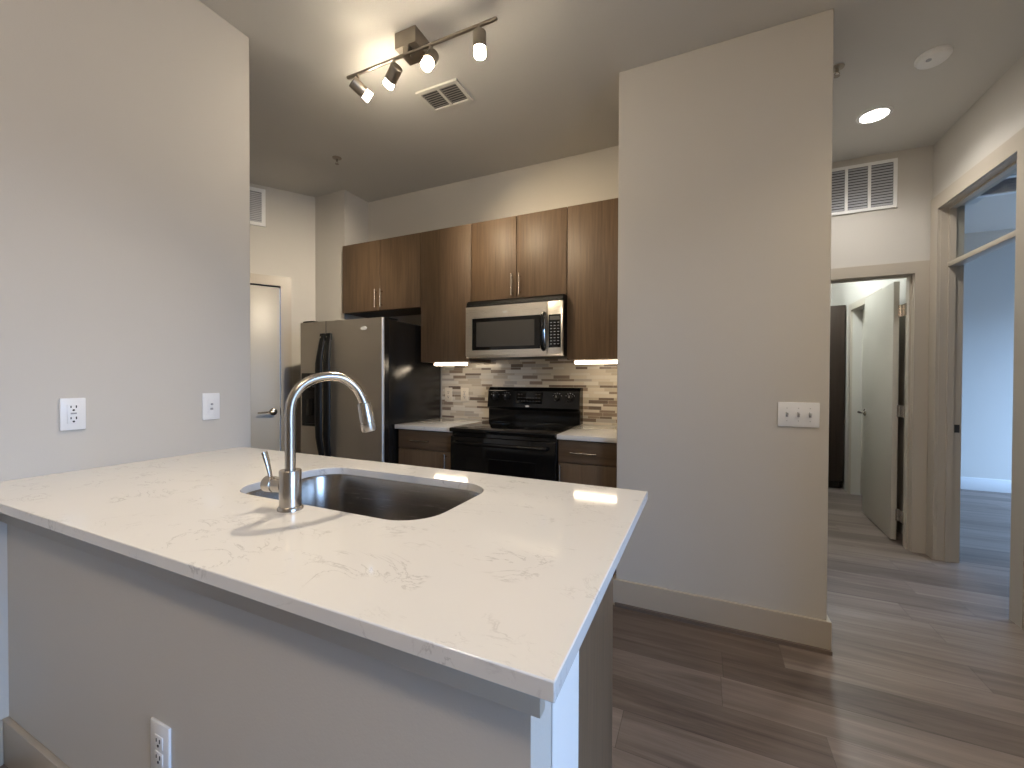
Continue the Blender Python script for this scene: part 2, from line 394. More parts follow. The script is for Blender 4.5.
# ------------------------------------------------------------------ door sets
def casing(bm, x0, x1, z, w, y0, y1):
    """flat mitred casing round an opening, in a frame where x is along the wall and y its thickness"""
    o = [(x0 - w, y0, 0), (x0 - w, y0, z + w), (x1 + w, y0, z + w), (x1 + w, y0, 0), (x1, y0, 0), (x1, y0, z), (x0, y0, z), (x0, y0, 0)]
    q = [(0, 1, 6, 7), (1, 2, 5, 6), (2, 3, 4, 5)]
    for f in q: prism(bm, [o[i] for i in f], (0, y1 - y0, 0))
    return bm
def lever(bm, p, out, along, L=0.115):
    p = Vector(p); out = Vector(out).normalized(); along = Vector(along).normalized()
    lathe(bm, p, out, [(0, 0.032), (0.006, 0.032), (0.012, 0.024), (0.014, 0.013), (0.048, 0.012), (0.05, 0.0)])
    q = p + out * 0.045
    tube(bm, [q - along * 0.014, q, q + along * 0.03, q + along * 0.07, q + along * L], [0.012, 0.014, 0.013, 0.010, 0.007], 12, 0.8)
    return bm
# door_1: pantry door in the angled wall
r = structroot('door_1', tuple(A + AD * 0.67))
struct('door_panel', box(bm_new(), DS0 + 0.006, DS1 - 0.004, -0.062, -0.022, 0.01, DZ - 0.006, 0.002), DOORP, r, MA)
struct('door_casing', casing(bm_new(), DS0, DS1, DZ, 0.085, 0.0, 0.018), TRIM, r, MA)
bm = bm_new()
box(bm, DS0 - 0.001, DS0 + 0.003, -0.12, 0.0, 0, DZ); box(bm, DS1 - 0.003, DS1 + 0.001, -0.12, 0.0, 0, DZ); box(bm, DS0, DS1, -0.12, 0.0, DZ - 0.003, DZ + 0.001)
struct('door_jamb', bm, CABIN, r, MA)  # jamb coloured dark to stand for the shadow gap around the door
h = struct('door_handle', lever(bm_new(), (0.345, -0.022, 0.958), (0, 1, 0), (1, 0, -0.04), 0.12), NICKEL, r, MA)
struct('latch_plate', box(bm_new(), DS0 + 0.001, DS0 + 0.006, -0.05, -0.018, 0.93, 0.985), SLOT, r, MA)
# door_2: door at the end of the hall, swung into the room beyond
r = structroot('door_2', (1.39, 4.19, 0))
bm = bm_new(); casing(bm, HD0, HD1, HDZ, 0.085, YH - 0.018, YH)
struct('door_casing', bm, TRIM, r)
bm = bm_new()
box(bm, HD1 - 0.002, HD1 + 0.001, YH, YH + 0.12, 0, HDZ); box(bm, HD0 - 0.001, HD0 + 0.002, YH, YH + 0.12, 0, HDZ); box(bm, HD0, HD1, YH, YH + 0.12, HDZ - 0.002, HDZ + 0.001)
box(bm, HD1 - 0.014, HD1 - 0.002, YH + 0.03, YH + 0.07, 0, HDZ - 0.014); box(bm, HD0 + 0.002, HD0 + 0.014, YH + 0.03, YH + 0.07, 0, HDZ - 0.014); box(bm, HD0, HD1, YH + 0.03, YH + 0.07, HDZ - 0.014, HDZ - 0.002)
struct('door_jamb', bm, TRIM, r)
ang = math.radians(2.7); ML = Matrix.Translation((1.393, 4.192, 0)) @ Matrix.Rotation(-ang, 4, 'Z')
bm = bm_new(); box(bm, -0.036, 0.0, 0.0, 0.765, 0.012, HDZ - 0.012, 0.002)
struct('door_panel', bm, DOORP, r, ML)
bm = bm_new(); lever(bm, (-0.036, 0.70, 0.96), (-1, 0, 0), (0, -1, 0), 0.11); lever(bm, (0.0, 0.70, 0.96), (1, 0, 0), (0, -1, 0), 0.11)
struct('door_handle', bm, NICKEL, r, ML)
for z in (0.21, 1.02, 1.80):
    bm = bm_new(); box(bm, 1.385, 1.406, 4.1885, 4.1915, z - 0.045, z + 0.045); box(bm, 1.4035, 1.4065, 4.05, 4.19, z - 0.045, z + 0.045); cyl(bm, (1.400, 4.192, z - 0.047), (1.400, 4.192, z + 0.047), 0.006, 10)
    struct('hinge', bm, NICKEL, r)
# door_3: closed door in the side wall of the room beyond the hall
r = structroot('door_3', (XR, 5.33, 0))
MR = Matrix(((0, -1, 0, 0), (1, 0, 0, 0), (0, 0, 1, 0), (0, 0, 0, 1)))   # local x -> world y, local y -> -x
struct('door_panel', box(bm_new(), XR + 0.085, XR + 0.105, E0, E1, 0.01, EZ, 0.001), DOORP, r)
struct('door_casing', casing(bm_new(), E0, E1, EZ, 0.07, -XR, -XR + 0.018), TRIM, r, MR)
# door_4: cased opening with a fixed glass transom, into the bedroom
r = structroot('door_4', (XR, (BY0 + BY1) / 2, 0))
struct('door_casing', casing(bm_new(), BY0, BY1, ZOP, 0.097, -XR, -XR + 0.018), TRIM, r, MR)
bm = bm_new()
box(bm, XR - 0.001, BX + 0.014, BY1 - 0.003, BY1 + 0.001, 0, ZOP); box(bm, XR - 0.001, BX + 0.014, BY0 - 0.001, BY0 + 0.003, 0, ZOP); box(bm, XR - 0.001, BX + 0.014, BY0, BY1, ZOP - 0.003, ZOP + 0.001)
for x0, x1 in ((1.545, 1.580),):
    box(bm, x0, x1, BY1 - 0.016, BY1 - 0.003, 0, ZOP - 0.003); box(bm, x0, x1, BY0 + 0.003, BY0 + 0.016, 0, ZOP - 0.003); box(bm, x0, x1, BY0 + 0.016, BY1 - 0.016, ZOP - 0.016, ZOP - 0.003)
struct('door_jamb', bm, TRIM, r)
struct('transom_bar', box(bm_new(), 1.540, BX, BY0 + 0.003, BY1 - 0.003, 2.045, 2.077, 0.002), TRIM, r)
struct('transom_pane', box(bm_new(), 1.581, 1.585, BY0 + 0.004, BY1 - 0.004, 2.078, ZOP - 0.004), PANE, r)
struct('strike_plate', box(bm_new(), 1.588, 1.614, BY1 - 0.0055, BY1 - 0.003, 0.90, 0.955), SLOT, r)

# ------------------------------------------------------------------ peninsula
def rrect(x0, x1, y0, y1, r, n=8):
    out = []
    for (cx, cy, a0) in ((x1 - r, y1 - r, 0), (x0 + r, y1 - r, 90), (x0 + r, y0 + r, 180), (x1 - r, y0 + r, 270)):
        for k in range(n + 1):
            a = math.radians(a0 + 90.0 * k / n); out.append((cx + r * math.cos(a), cy + r * math.sin(a)))
    return out
SX0, SX1, SY0, SY1 = -1.312, -0.591, 0.778, 1.168
bm = bm_new()
outer = [(XL + 0.001, PY0), (PX, PY0), (PX, PY1), (XL + 0.001, PY1)]
es = []
for loop in (outer, rrect(SX0, SX1, SY0, SY1, 0.105)):
    vs = [bm.verts.new((x, y, CT - 0.0255)) for x, y in loop]
    es += [bm.edges.new((vs[i], vs[(i + 1) % len(vs)])) for i in range(len(vs))]
bmesh.ops.triangle_fill(bm, use_beauty=True, use_dissolve=False, edges=es)
g = bmesh.ops.extrude_face_region(bm, geom=list(bm.faces))
bmesh.ops.translate(bm, vec=(0, 0, 0.0255), verts=[v for v in g['geom'] if isinstance(v, bmesh.types.BMVert)])
o = obj('peninsula_countertop', bm, QUARTZ, bev=0.002)
tag(o, 'long white veined quartz peninsula worktop with the sink cut into it', 'countertop')
t = thing('peninsula_cabinet', 'dark wood cabinet under the right end of the white peninsula top', 'cabinet', (-0.8, 1.04, 0))
KX = -0.240; CZ = CT - 0.027
obj('end_panel', box(bm_new(), KX - 0.02, KX, 0.80, 1.268, 0.0, CZ, 0.001), CAB, t)
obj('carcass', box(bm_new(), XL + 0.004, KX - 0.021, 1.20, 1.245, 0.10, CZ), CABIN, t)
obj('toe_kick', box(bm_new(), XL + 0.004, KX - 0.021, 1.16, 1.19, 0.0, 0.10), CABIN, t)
xs = [XL + 0.01, -1.52, -1.09, -0.68, KX - 0.022]
for a, b in zip(xs, xs[1:]):
    d = obj('door', box(bm_new(), a + 0.002, b - 0.002, 1.246, 1.266, 0.11, CZ - 0.006, 0.0015), CAB, t)
    obj('handle', cyl(bm_new(), ((b - 0.05), 1.292, 0.66), ((b - 0.05), 1.292, 0.80), 0.006, 10), NICKEL, d)

# sink
t = thing('kitchen_sink', 'stainless steel undermount sink sunk in the white peninsula top', 'sink', (-0.94, 0.973, 0.69))
bm = bm_new()
def ring(x0, x1, y0, y1, r, z): return [bm.verts.new((x, y, z)) for x, y in rrect(x0, x1, y0, y1, r)]
g = 0.004; B0, B1, C0, C1 = SX0 - g, SX1 + g, SY0 - g, SY1 + g; zt = CT - 0.0262
prof = [(0.012, 0, zt - 0.002), (0.012, 0, zt), (0.0, 0, zt), (-0.004, 0, zt - 0.01), (-0.008, 0, zt - 0.16), (-0.014, 0, zt - 0.185), (-0.035, 0, zt - 0.203), (-0.06, 0, zt - 0.208)]
rings = [ring(B0 - d, B1 + d, C0 - d, C1 + d, max(0.105 + d, 0.03), z) for d, _, z in prof]
for a, b in zip(rings, rings[1:]):
    for i in range(len(a)): bm.faces.new((a[i], b[i], b[(i + 1) % len(a)], a[(i + 1) % len(a)]))
bm.faces.new(rings[-1])
o = obj('bowl', bm, SINKST, t, angle=60)
m = o.modifiers.new('solid', 'SOLIDIFY'); m.thickness = 0.0012; m.offset = 0
obj('drain', lathe(bm_new(), (-0.94, 1.02, zt - 0.2075), (0, 0, 1), [(0, 0.057), (0.003, 0.055), (0.003, 0.042), (0.0012, 0.040), (0.0012, 0.0)]), CHROME, t)

# faucet
FX, FY = -0.965, 0.735
t = thing('kitchen_faucet', 'brushed nickel gooseneck faucet with pull-down spray head by the sink', 'faucet', (FX, FY, CT))
obj('base_ring', lathe(bm_new(), (FX, FY, CT), (0, 0, 1), [(0, 0.031), (0.004, 0.031), (0.010, 0.0275), (0.012, 0.0)], 36), NICKEL, t)
obj('body', lathe(bm_new(), (FX, FY, CT + 0.010), (0, 0, 1), [(0, 0.0262), (0.090, 0.0262), (0.092, 0.025), (0.093, 0.0)], 36), NICKEL, t)
SD = Vector((math.sin(math.radians(32)), math.cos(math.radians(32)), 0))
ctrl = [(0, CT + 0.10), (0, 1.06), (0, 1.12), (0.0, 1.165), (0.003, 1.193), (0.0105, 1.2145), (0.025, 1.236), (0.047, 1.252), (0.0735, 1.261), (0.101, 1.2635), (0.128, 1.259), (0.149, 1.246), (0.166, 1.228), (0.178, 1.207), (0.185, 1.1885)]
cp_ = [Vector((FX, FY, 0)) + SD * q[0] + Vector((0, 0, q[1])) for q in ctrl]
pts = []
for i in range(len(cp_) - 1):      # smooth curve through the control points
    p0, p1, p2, p3 = cp_[max(i - 1, 0)], cp_[i], cp_[i + 1], cp_[min(i + 2, len(cp_) - 1)]
    for k in range(4):
        u = k / 4.0
        pts.append(0.5 * ((2 * p1) + (p2 - p0) * u + (2 * p0 - 5 * p1 + 4 * p2 - p3) * u * u + (3 * p1 - p0 - 3 * p2 + p3) * u ** 3))
pts.append(cp_[-1]); end = Vector(pts[-1]); dirv = (SD * 0.015 + Vector((0, 0, -0.08))).normalized()
obj('neck', tube(bm_new(), pts, 0.0128, 20), NICKEL, t)
hd = obj('spray_head', lathe(bm_new(), end - dirv * 0.002, dirv, [(0, 0.0132), (0.0005, 0.0168), (0.004, 0.0180), (0.054, 0.0205), (0.0545, 0.0188), (0.0585, 0.0188), (0.059, 0.0208), (0.078, 0.0214), (0.082, 0.0200), (0.0815, 0.0)], 32), NICKEL, t)
vd = Vector((-1, -0.12, 0)).normalized(); vp = Vector((FX, FY, CT + 0.060)) + vd * 0.020
vb = obj('valve', lathe(bm_new(), vp, vd, [(0, 0.0195), (0.028, 0.0195), (0.029, 0.0185), (0.031, 0.0185), (0.032, 0.0205), (0.058, 0.0205), (0.063, 0.016), (0.064, 0.0)], 28), NICKEL, t)
lp = vp + vd * 0.046 + Vector((0, 0, 0.017))
obj('lever_handle', tube(bm_new(), [lp, lp + Vector((-0.005, 0, 0.018)), lp + Vector((-0.012, -0.002, 0.045)), lp + Vector((-0.019, -0.004, 0.066))], [0.0055, 0.006, 0.008, 0.0085], 12, 0.6), NICKEL, vb)

# ------------------------------------------------------------------ plates and outlets
def plate(name, label, cat, mtx, kind, w, h, WHITE=WHITE, group=None):
    """local frame: x across, z up, y out of the wall, origin at the plate's centre on the wall"""
    p = mtx.translation; t = thing(name, label, cat, tuple(p), group)
    obj('cover_plate', box(bm_new(), -w / 2, w / 2, 0.0, 0.007, -h / 2, h / 2, 0.003), WHITE, t, mtx)
    def slots(cz, y):
        bm = bm_new()
        box(bm, -0.0085, -0.0055, y, y + 0.0008, cz - 0.001, cz + 0.0085); box(bm, 0.0055, 0.0085, y, y + 0.0008, cz - 0.0, cz + 0.0075)
        cyl(bm, (0, y, cz - 0.0085), (0, y + 0.0008, cz - 0.0085), 0.0034, 10); return bm
    if kind == 'duplex':
        for cz in (0.0195, -0.0195):
            f = obj('receptacle', box(bm_new(), -0.017, 0.017, 0.006, 0.0088, cz - 0.0145, cz + 0.0145, 0.0012), WHITE, t, mtx)
            obj('slots', slots(cz, 0.0088), SLOT, f, mtx)
    elif kind == 'gfci':
        f = obj('receptacle', box(bm_new(), -0.0168, 0.0168, 0.006, 0.0092, -0.034, 0.034, 0.001), WHITE, t, mtx)
        for cz in (0.0225, -0.0185): obj('slots', slots(cz, 0.0092), SLOT, f, mtx)
        obj('test_button', box(bm_new(), -0.008, 0.008, 0.0092, 0.0104, -0.0005, 0.005, 0.0004), GREYMARK, f, mtx)
    elif kind == 'triple':
        for cx in (-0.046, 0.0, 0.046):
            f = obj('toggle_collar', box(bm_new(), cx - 0.005, cx + 0.005, 0.0065, 0.0085, -0.012, 0.012, 0.0006), GREYMARK, t, mtx)
            bm = bm_new(); prism(bm, [(cx - 0.0037, 0.007, -0.003), (cx - 0.0037, 0.007, 0.006), (cx - 0.0037, 0.021, 0.0125), (cx - 0.0037, 0.022, 0.008)], (0.0074, 0, 0))
            obj('toggle', bm, WHITE, f, mtx)
            for cz in (0.030, -0.030): obj('screw', cyl(bm_new(), (cx, 0.0068, cz), (cx, 0.0078, cz), 0.0028, 10), PRINT, t, mtx)
    elif kind == 'jack':
        f = obj('insert', box(bm_new(), -0.0165, 0.0165, 0.006, 0.0085, -0.033, 0.033, 0.001), WHITE, t, mtx)
        bm = bm_new(); lathe(bm, (0, 0.0085, 0.010), (0, 1, 0), [(0, 0.0045), (0.004, 0.0045), (0.004, 0.002), (0.002, 0.0)], 12)
        obj('coax_jack', bm, GREYMARK, f, mtx)
        obj('data_jack', box(bm_new(), -0.006, 0.006, 0.0085, 0.0095, -0.016, -0.007, 0.0004), GREYMARK, f, mtx)
    return t
def wallmtx(p, out):
    out = Vector(out).normalized(); x = out.cross(Vector((0, 0, 1))).normalized() * 1.0
    x = -Vector((0, 0, 1)).cross(out) * -1.0
    x = Vector((out.y, -out.x, 0))  # right-handed with z up: x cross y(out) = z
    m = Matrix(((x.x, out.x, 0, p[0]), (x.y, out.y, 0, p[1]), (0, 0, 1, p[2]), (0, 0, 0, 1))); return m
plate('power_outlet', 'larger white outlet with two sockets on the left grey wall above the peninsula', 'outlet', wallmtx((XL, 0.703, 1.127), (1, 0, 0)), 'gfci', 0.068, 0.115)
plate('jack_plate', 'small white jack plate near the free end of the left grey wall', 'wall plate', wallmtx((XL, 1.167, 1.128), (1, 0, 0)), 'jack', 0.074, 0.122)
plate('power_outlet', 'white double outlet low on the beige wall under the peninsula top', 'outlet', wallmtx((-1.161, PWY0, 0.378), (0, -1, 0)), 'duplex', 0.079, 0.125)
plate('light_switch', 'white plate with three toggle switches on the wide pillar wall', 'switch', wallmtx((0.416, COLY, 1.095), (0, -1, 0)), 'triple', 0.165, 0.116)

# ------------------------------------------------------------------ kitchen run: uppers
def barpull(parent, a, b, out=(0, -1, 0), r=0.0055, st=0.028):
    a = Vector(a); b = Vector(b); out = Vector(out); bm = bm_new(); d = (b - a).normalized()
    cyl(bm, a + out * st, b + out * st, r, 12)
    for p in (a + d * 0.02, b - d * 0.02): cyl(bm, p, p + out * st, r * 0.8, 10)
    return obj('handle', bm, NICKEL, parent)
ZT, TH = 2.4346, 0.02
def upper(name, label, x0, x1, z0, doors, handles, y1=YB - 0.012):
    t = thing(name, label, 'cabinet', ((x0 + x1) / 2, YB - 0.16, z0))
    obj('carcass', box(bm_new(), x0 + 0.0005, x1 - 0.0005, YCAB + TH + 0.002, y1, z0, ZT), CAB, t)
    n = doors; w = (x1 - x0) / n
    for i in range(n):
        d = obj('door', box(bm_new(), x0 + w * i + 0.0025, x0 + w * (i + 1) - 0.0025, YCAB, YCAB + TH, z0 + 0.001, ZT - 0.001, 0.0015), CAB, t)
        if handles:
            hx = x0 + w * (i + 1) - 0.030 if i == 0 else x0 + w * i + 0.030
            barpull(d, (hx, YCAB, z0 + 0.022), (hx, YCAB, z0 + 0.175))
    return t
CX = [-2.9125, -2.0611, -1.5954, -0.8420, COLX0 - 0.003]
upper('wall_cabinet', 'dark wood two-door cabinet high above the steel refrigerator', CX[0], CX[1], 1.838, 2, True)
upper('wall_cabinet', 'tall dark wood single-door cabinet between the refrigerator cabinet and the microwave', CX[1], CX[2], 1.392, 1, False)
upper('wall_cabinet', 'brightly lit two-door wood cabinet directly above the microwave', CX[2], CX[3], 1.838, 2, True)
upper('wall_cabinet', 'tall wood cabinet right of the microwave against the pillar', CX[3], CX[4], 1.392, 1, False)
for (x0, x1, lab) in ((-1.945, -1.648, 'glowing strip light under the dark cabinet left of the microwave'), (-0.795, COLX0 - 0.012, 'glowing strip light under the wood cabinet right of the microwave')):
    t = thing('strip_light', lab, 'light', ((x0 + x1) / 2, 2.79, 1.375))
    obj('housing', box(bm_new(), x0, x1, 2.752, 2.822, 1.383, 1.3915, 0.002), WHITE, t)
    obj('diffuser', box(bm_new(), x0 + 0.004, x1 - 0.004, 2.750, 2.786, 1.364, 1.383, 0.005), STRIPGLOW, t)

# ------------------------------------------------------------------ backsplash with its outlets
o = obj('tile_backsplash', box(bm_new(), -2.078, COLX0 - 0.001, YB - 0.010, YB - 0.001, CT, 1.47), TILE)
tag(o, 'beige and brown strip mosaic tile backsplash behind the black range', 'backsplash')
plate('power_outlet', 'warm-lit white outlet on the mosaic tiles, beside the refrigerator', 'outlet', wallmtx((-2.008, YB - 0.010, 1.124), (0, -1, 0)), 'duplex', 0.075, 0.118, WARMLIT)
plate('power_outlet', 'warm-lit white outlet on the mosaic tiles, nearer the black range', 'outlet', wallmtx((-1.846, YB - 0.010, 1.124), (0, -1, 0)), 'gfci', 0.075, 0.118, WARMLIT)

# ------------------------------------------------------------------ base cabinets and worktops
RX0, RX1 = -1.5744, -0.8108
def base(label, x0, x1, hinge_left, px):
    t = thing('base_cabinet', label, 'cabinet', ((x0 + x1) / 2, 2.76, 0)); yf = YCNT + 0.025
    obj('carcass', box(bm_new(), x0, x1, yf + 0.021, YB - 0.012, 0.10, CT - 0.031), CAB, t)
    obj('toe_kick', box(bm_new(), x0, x1, yf + 0.07, YB - 0.05, 0, 0.10), CABIN, t)
    d = obj('drawer', box(bm_new(), x0 + 0.002, x1 - 0.002, yf, yf + TH, 0.748, CT - 0.036, 0.0015), CABX, t)
    cx = (x0 + x1) / 2 if px is None else px
    barpull(d, (cx - 0.080, yf, 0.812), (cx + 0.080, yf, 0.812))
    d = obj('door', box(bm_new(), x0 + 0.002, x1 - 0.002, yf, yf + TH, 0.105, 0.743, 0.0015), CAB, t)
    hx = x1 - 0.048 if hinge_left else x0 + 0.018
    barpull(d, (hx, yf, 0.58), (hx, yf, 0.735))
base('dark base cabinet with one drawer between refrigerator and range', -2.052, RX0 - 0.004, True, -1.842)
base('dark base cabinet with one drawer right of the range by the pillar', RX1 + 0.004, COLX0 - 0.003, False, -0.643)
for (x0, x1, lab) in ((-2.066, RX0 - 0.002, 'small white quartz worktop left of the range beside the refrigerator'), (RX1 + 0.002, COLX0 - 0.002, 'small white quartz worktop right of the range against the pillar')):
    o = obj('worktop', box(bm_new(), x0, x1, YCNT, YB - 0.011, CT - 0.030, CT, 0.002), QUARTZ)
    tag(o, lab, 'countertop')

# ------------------------------------------------------------------ range
t = thing('electric_range', 'black electric range with glass cooktop and control backguard', 'stove', ((RX0 + RX1) / 2, 2.75, 0))
a, b = RX0 + 0.001, RX1 - 0.001
obj('body', box(bm_new(), a, b, 2.455, YB - 0.015, 0.02, 0.898, 0.003), BLACK, t)
bm = bm_new(); box(bm, a - 0.000, b, 2.405, 2.985, 0.898, 0.926, 0.006)
ck = obj('cooktop', bm, BLACK, t)
obj('cooktop_glass', box(bm_new(), a + 0.02, b - 0.02, 2.44, 2.965, 0.9255, 0.9285, 0.001), GLASSB, ck)
for (x, y, r) in ((-1.39, 2.565, 0.105), (-1.00, 2.565, 0.085), (-1.39, 2.835, 0.078), (-1.00, 2.835, 0.105)):
    bm = bm_new(); lathe(bm, (x, y, 0.9284), (0, 0, 1), [(0, r - 0.004), (0.0004, r - 0.004), (0.0004, r), (0, r)], 40)
    obj('burner_ring', bm, RING, ck)
bm = bm_new(); prism(bm, [(a, 2.985, 0.92), (a, YB - 0.012, 0.92), (a, YB - 0.012, 1.196), (a, 3.005, 1.196), (a, 2.975, 1.170), (a, 2.960, 1.035), (a, 2.985, 1.022)], (b - a, 0, 0))
bg_ = obj('backguard', bm, BLACK, t, bev=0.005)
nrm = Vector((0, -(1.170 - 1.035), 0.015)).normalized(); nrm = Vector((0, -0.994, 0.11))
def onpanel(x, z): return Vector((x, 2.960 + (z - 1.035) * (0.015 / 0.135) - 0.0006, z))
for x in (-1.505, -1.405, -0.985, -0.885):
    k = obj('knob', lathe(bm_new(), onpanel(x, 1.118), nrm, [(0, 0.026), (0.006, 0.025), (0.016, 0.021), (0.024, 0.019), (0.026, 0.0)], 24), BLACKP, t)
    q = onpanel(x, 1.118) + nrm * 0.0262; bm = bm_new(); box(bm, x - 0.002, x + 0.002, q.y - 0.0012, q.y + 0.0005, q.z + 0.002, q.z + 0.017); obj('pointer', bm, PRINT, k)
    bm = bm_new()
    for i in range(5):
        an = math.radians(-60 + 30 * i); p = onpanel(x + 0.036 * math.sin(an), 1.118 + 0.036 * math.cos(an)); box(bm, p.x - 0.0025, p.x + 0.0025, p.y - 0.0004, p.y + 0.001, p.z - 0.0018, p.z + 0.0018)
    obj('dial_marks', bm, PRINT, bg_)
p0 = onpanel(-1.21, 1.112)
dp = obj('control_display', box(bm_new(), -1.315, -1.105, p0.y - 0.010, p0.y + 0.012, 1.070, 1.160, 0.002), GLASSB, t)
for i in range(8):
    for j in range(3):
        if j == 0 and 2 <= i <= 5: continue
        x = -1.295 + i * 0.0245; z = 1.142 - j * 0.026
        obj('touch_button', box(bm_new(), x - 0.007, x + 0.007, p0.y - 0.0106, p0.y - 0.0098, z - 0.003, z + 0.003), DIM, dp)
bm = bm_new(); lathe(bm, onpanel(-1.225, 1.050) , nrm, [(0, 0.017), (0.0012, 0.017), (0.0014, 0.0)], 24); bm.transform(Matrix.Translation((-1.225, 0, 1.05)) @ Matrix.Diagonal((1, 1, 0.42, 1)) @ Matrix.Translation((1.225, 0, -1.05)))
obj('maker_badge', bm, BADGE, bg_)
dr = obj('oven_door', box(bm_new(), a + 0.002, b - 0.002, 2.418, 2.454, 0.20, 0.868, 0.006), BLACK, t)
obj('door_window', box(bm_new(), a + 0.13, b - 0.13, 2.4165, 2.420, 0.36, 0.735, 0.001), GLASSB, dr)
bm = bm_new(); hz = 0.830; pts = [(a + 0.05, 2.418, hz), (a + 0.055, 2.385, hz), (a + 0.09, 2.372, hz), (b - 0.09, 2.372, hz), (b - 0.055, 2.385, hz), (b - 0.05, 2.418, hz)]
tube(bm, pts, 0.013, 12); obj('door_handle', bm, BLACK, dr)
obj('storage_drawer', box(bm_new(), a + 0.002, b - 0.002, 2.420, 2.454, 0.05, 0.192, 0.005), BLACK, t)

# ------------------------------------------------------------------ microwave
MX0, MX1, MZ0, MZ1, MY = -1.592, -0.846, 1.416, 1.834, 2.655
t = thing('microwave', 'stainless steel over-the-range microwave with black glass window', 'microwave', ((MX0 + MX1) / 2, 2.86, MZ0))
obj('body', box(bm_new(), MX0, MX1, MY + 0.032, YB - 0.014, MZ0, MZ1, 0.003), BLACKP, t)
bm = bm_new(); prism(bm, [(MX0, MY + 0.032, 1.788), (MX0, MY + 0.005, 1.788), (MX0, MY + 0.012, 1.818), (MX0, MY + 0.032, MZ1)], (MX1 - MX0, 0, 0))
vg = obj('vent_grille', bm, BLACKM, t, bev=0.002)
bm = bm_new()
for i in range(24):
    x = MX0 + 0.03 + i * 0.0295; box(bm, x, x + 0.018, MY + 0.004, MY + 0.012, 1.795, 1.799)
obj('vent_slots', bm, SLOT, vg)
DX1 = -0.957
bm = bm_new()   # steel door as a frame round the window
wx0, wx1, wz0, wz1 = -1.538, -1.003, 1.468, 1.700
for (x0, x1, z0, z1) in ((MX0, wx0, MZ0 + 0.012, 1.785), (wx1, DX1, MZ0 + 0.012, 1.785), (wx0, wx1, MZ0 + 0.012, wz0), (wx0, wx1, wz1, 1.785)):
    box(bm, x0, x1, MY, MY + 0.030, z0, z1)
bmesh.ops.remove_doubles(bm, verts=bm.verts, dist=1e-5)
dr = obj('door', bm, STEELX, t)
obj('window', box(bm_new(), wx0 + 0.0005, wx1 - 0.0005, MY + 0.003, MY + 0.026, wz0 + 0.0005, wz1 - 0.0005), GLASSB, dr)
obj('window_screen', box(bm_new(), wx0 + 0.035, wx1 - 0.045, MY + 0.0022, MY + 0.0032, wz0 + 0.025, wz1 - 0.028), mat('screen_grey', (0.05, 0.047, 0.042), 0.35), dr)
hx = -0.978
bm = bm_new(); tube(bm, [(hx, MY, 1.708), (hx, MY - 0.020, 1.700), (hx, MY - 0.035, 1.655), (hx, MY - 0.039, 1.585), (hx, MY - 0.035, 1.515), (hx, MY - 0.020, 1.468), (hx, MY, 1.460)], [0.014, 0.014, 0.015, 0.016, 0.015, 0.014, 0.014], 14, 0.9)
obj('door_handle', bm, BLACK, dr)
bm = bm_new(); tube(bm, [(hx + 0.016, MY + 0.001, 1.70), (hx + 0.015, MY - 0.030, 1.655), (hx + 0.015, MY - 0.034, 1.585), (hx + 0.015, MY - 0.030, 1.515), (hx + 0.016, MY + 0.001, 1.468)], 0.005, 10)
obj('handle_trim', bm, CHROME, dr)
bm = bm_new(); lathe(bm, (-1.272, MY + 0.0005, 1.735), (0, -1, 0), [(0, 0.02), (0.0015, 0.019), (0.0018, 0.0)], 24); bm.transform(Matrix.Translation((0, 0, 1.735)) @ Matrix.Diagonal((1, 1, 0.38, 1)) @ Matrix.Translation((0, 0, -1.735)))
obj('maker_badge', bm, BADGE, dr)
cp = obj('control_panel', box(bm_new(), DX1 + 0.003, MX1, MY, MY + 0.030, MZ0 + 0.012, 1.785, 0.002), STEELX, t)
kp = obj('keypad', box(bm_new(), -0.943, -0.858, MY - 0.0015, MY + 0.003, 1.472, 1.695, 0.001), GLASSB, t)
for r_ in range(8):
    for c_ in range(3):
        x = -0.926 + c_ * 0.0255; z = 1.640 - r_ * 0.0205
        obj('button', box(bm_new(), x - 0.006, x + 0.006, MY - 0.0022, MY - 0.0014, z - 0.0022, z + 0.0022), GREYMARK, kp)
obj('display', box(bm_new(), -0.935, -0.866, MY - 0.0022, MY - 0.0014, 1.658, 1.684), DIM, kp)
obj('bottom_edge', box(bm_new(), MX0 + 0.004, MX1, MY + 0.004, MY + 0.032, MZ0 - 0.002, MZ0 + 0.0115, 0.001), STEELX, t)

# ------------------------------------------------------------------ refrigerator
GX0, GX1, GS, GY, GZ = -2.930, -2.080, -2.640, 2.318, 1.700
t = thing('refrigerator', 'side-by-side stainless steel refrigerator with black handles and sides', 'refrigerator', ((GX0 + GX1) / 2, 2.7, 0))
obj('body', box(bm_new(), GX0 + 0.004, GX1 - 0.004, GY + 0.075, YB - 0.02, 0.02, GZ - 0.008, 0.006), FBLACK, t)
obj('door_gasket', box(bm_new(), GX0 + 0.01, GX1 - 0.01, GY + 0.0665, GY + 0.0745, 0.105, GZ - 0.010), CABIN, t)
obj('door_gap_shade', box(bm_new(), GS - 0.0035, GS + 0.0035, GY + 0.0012, GY + 0.06, 0.105, GZ - 0.001), SLOT, t)  # black filler strip added as the shade in the gap between the doors
obj('base_grille', box(bm_new(), GX0 + 0.01, GX1 - 0.01, GY + 0.05, GY + 0.075, 0.01, 0.095, 0.002), BLACKP, t)
def door_profile(xin, xout, r=0.016):
    sg = 1 if xout > xin else -1; o = [(xin, GY), (xin, GY + 0.020), (xout, GY + 0.020)]
    for k in range(7):
        q = math.radians(90.0 * k / 6); o.append((xout - sg * r + sg * r * math.cos(q), GY + r - r * math.sin(q)))
    return [(x, y, 0.10) for x, y in o]
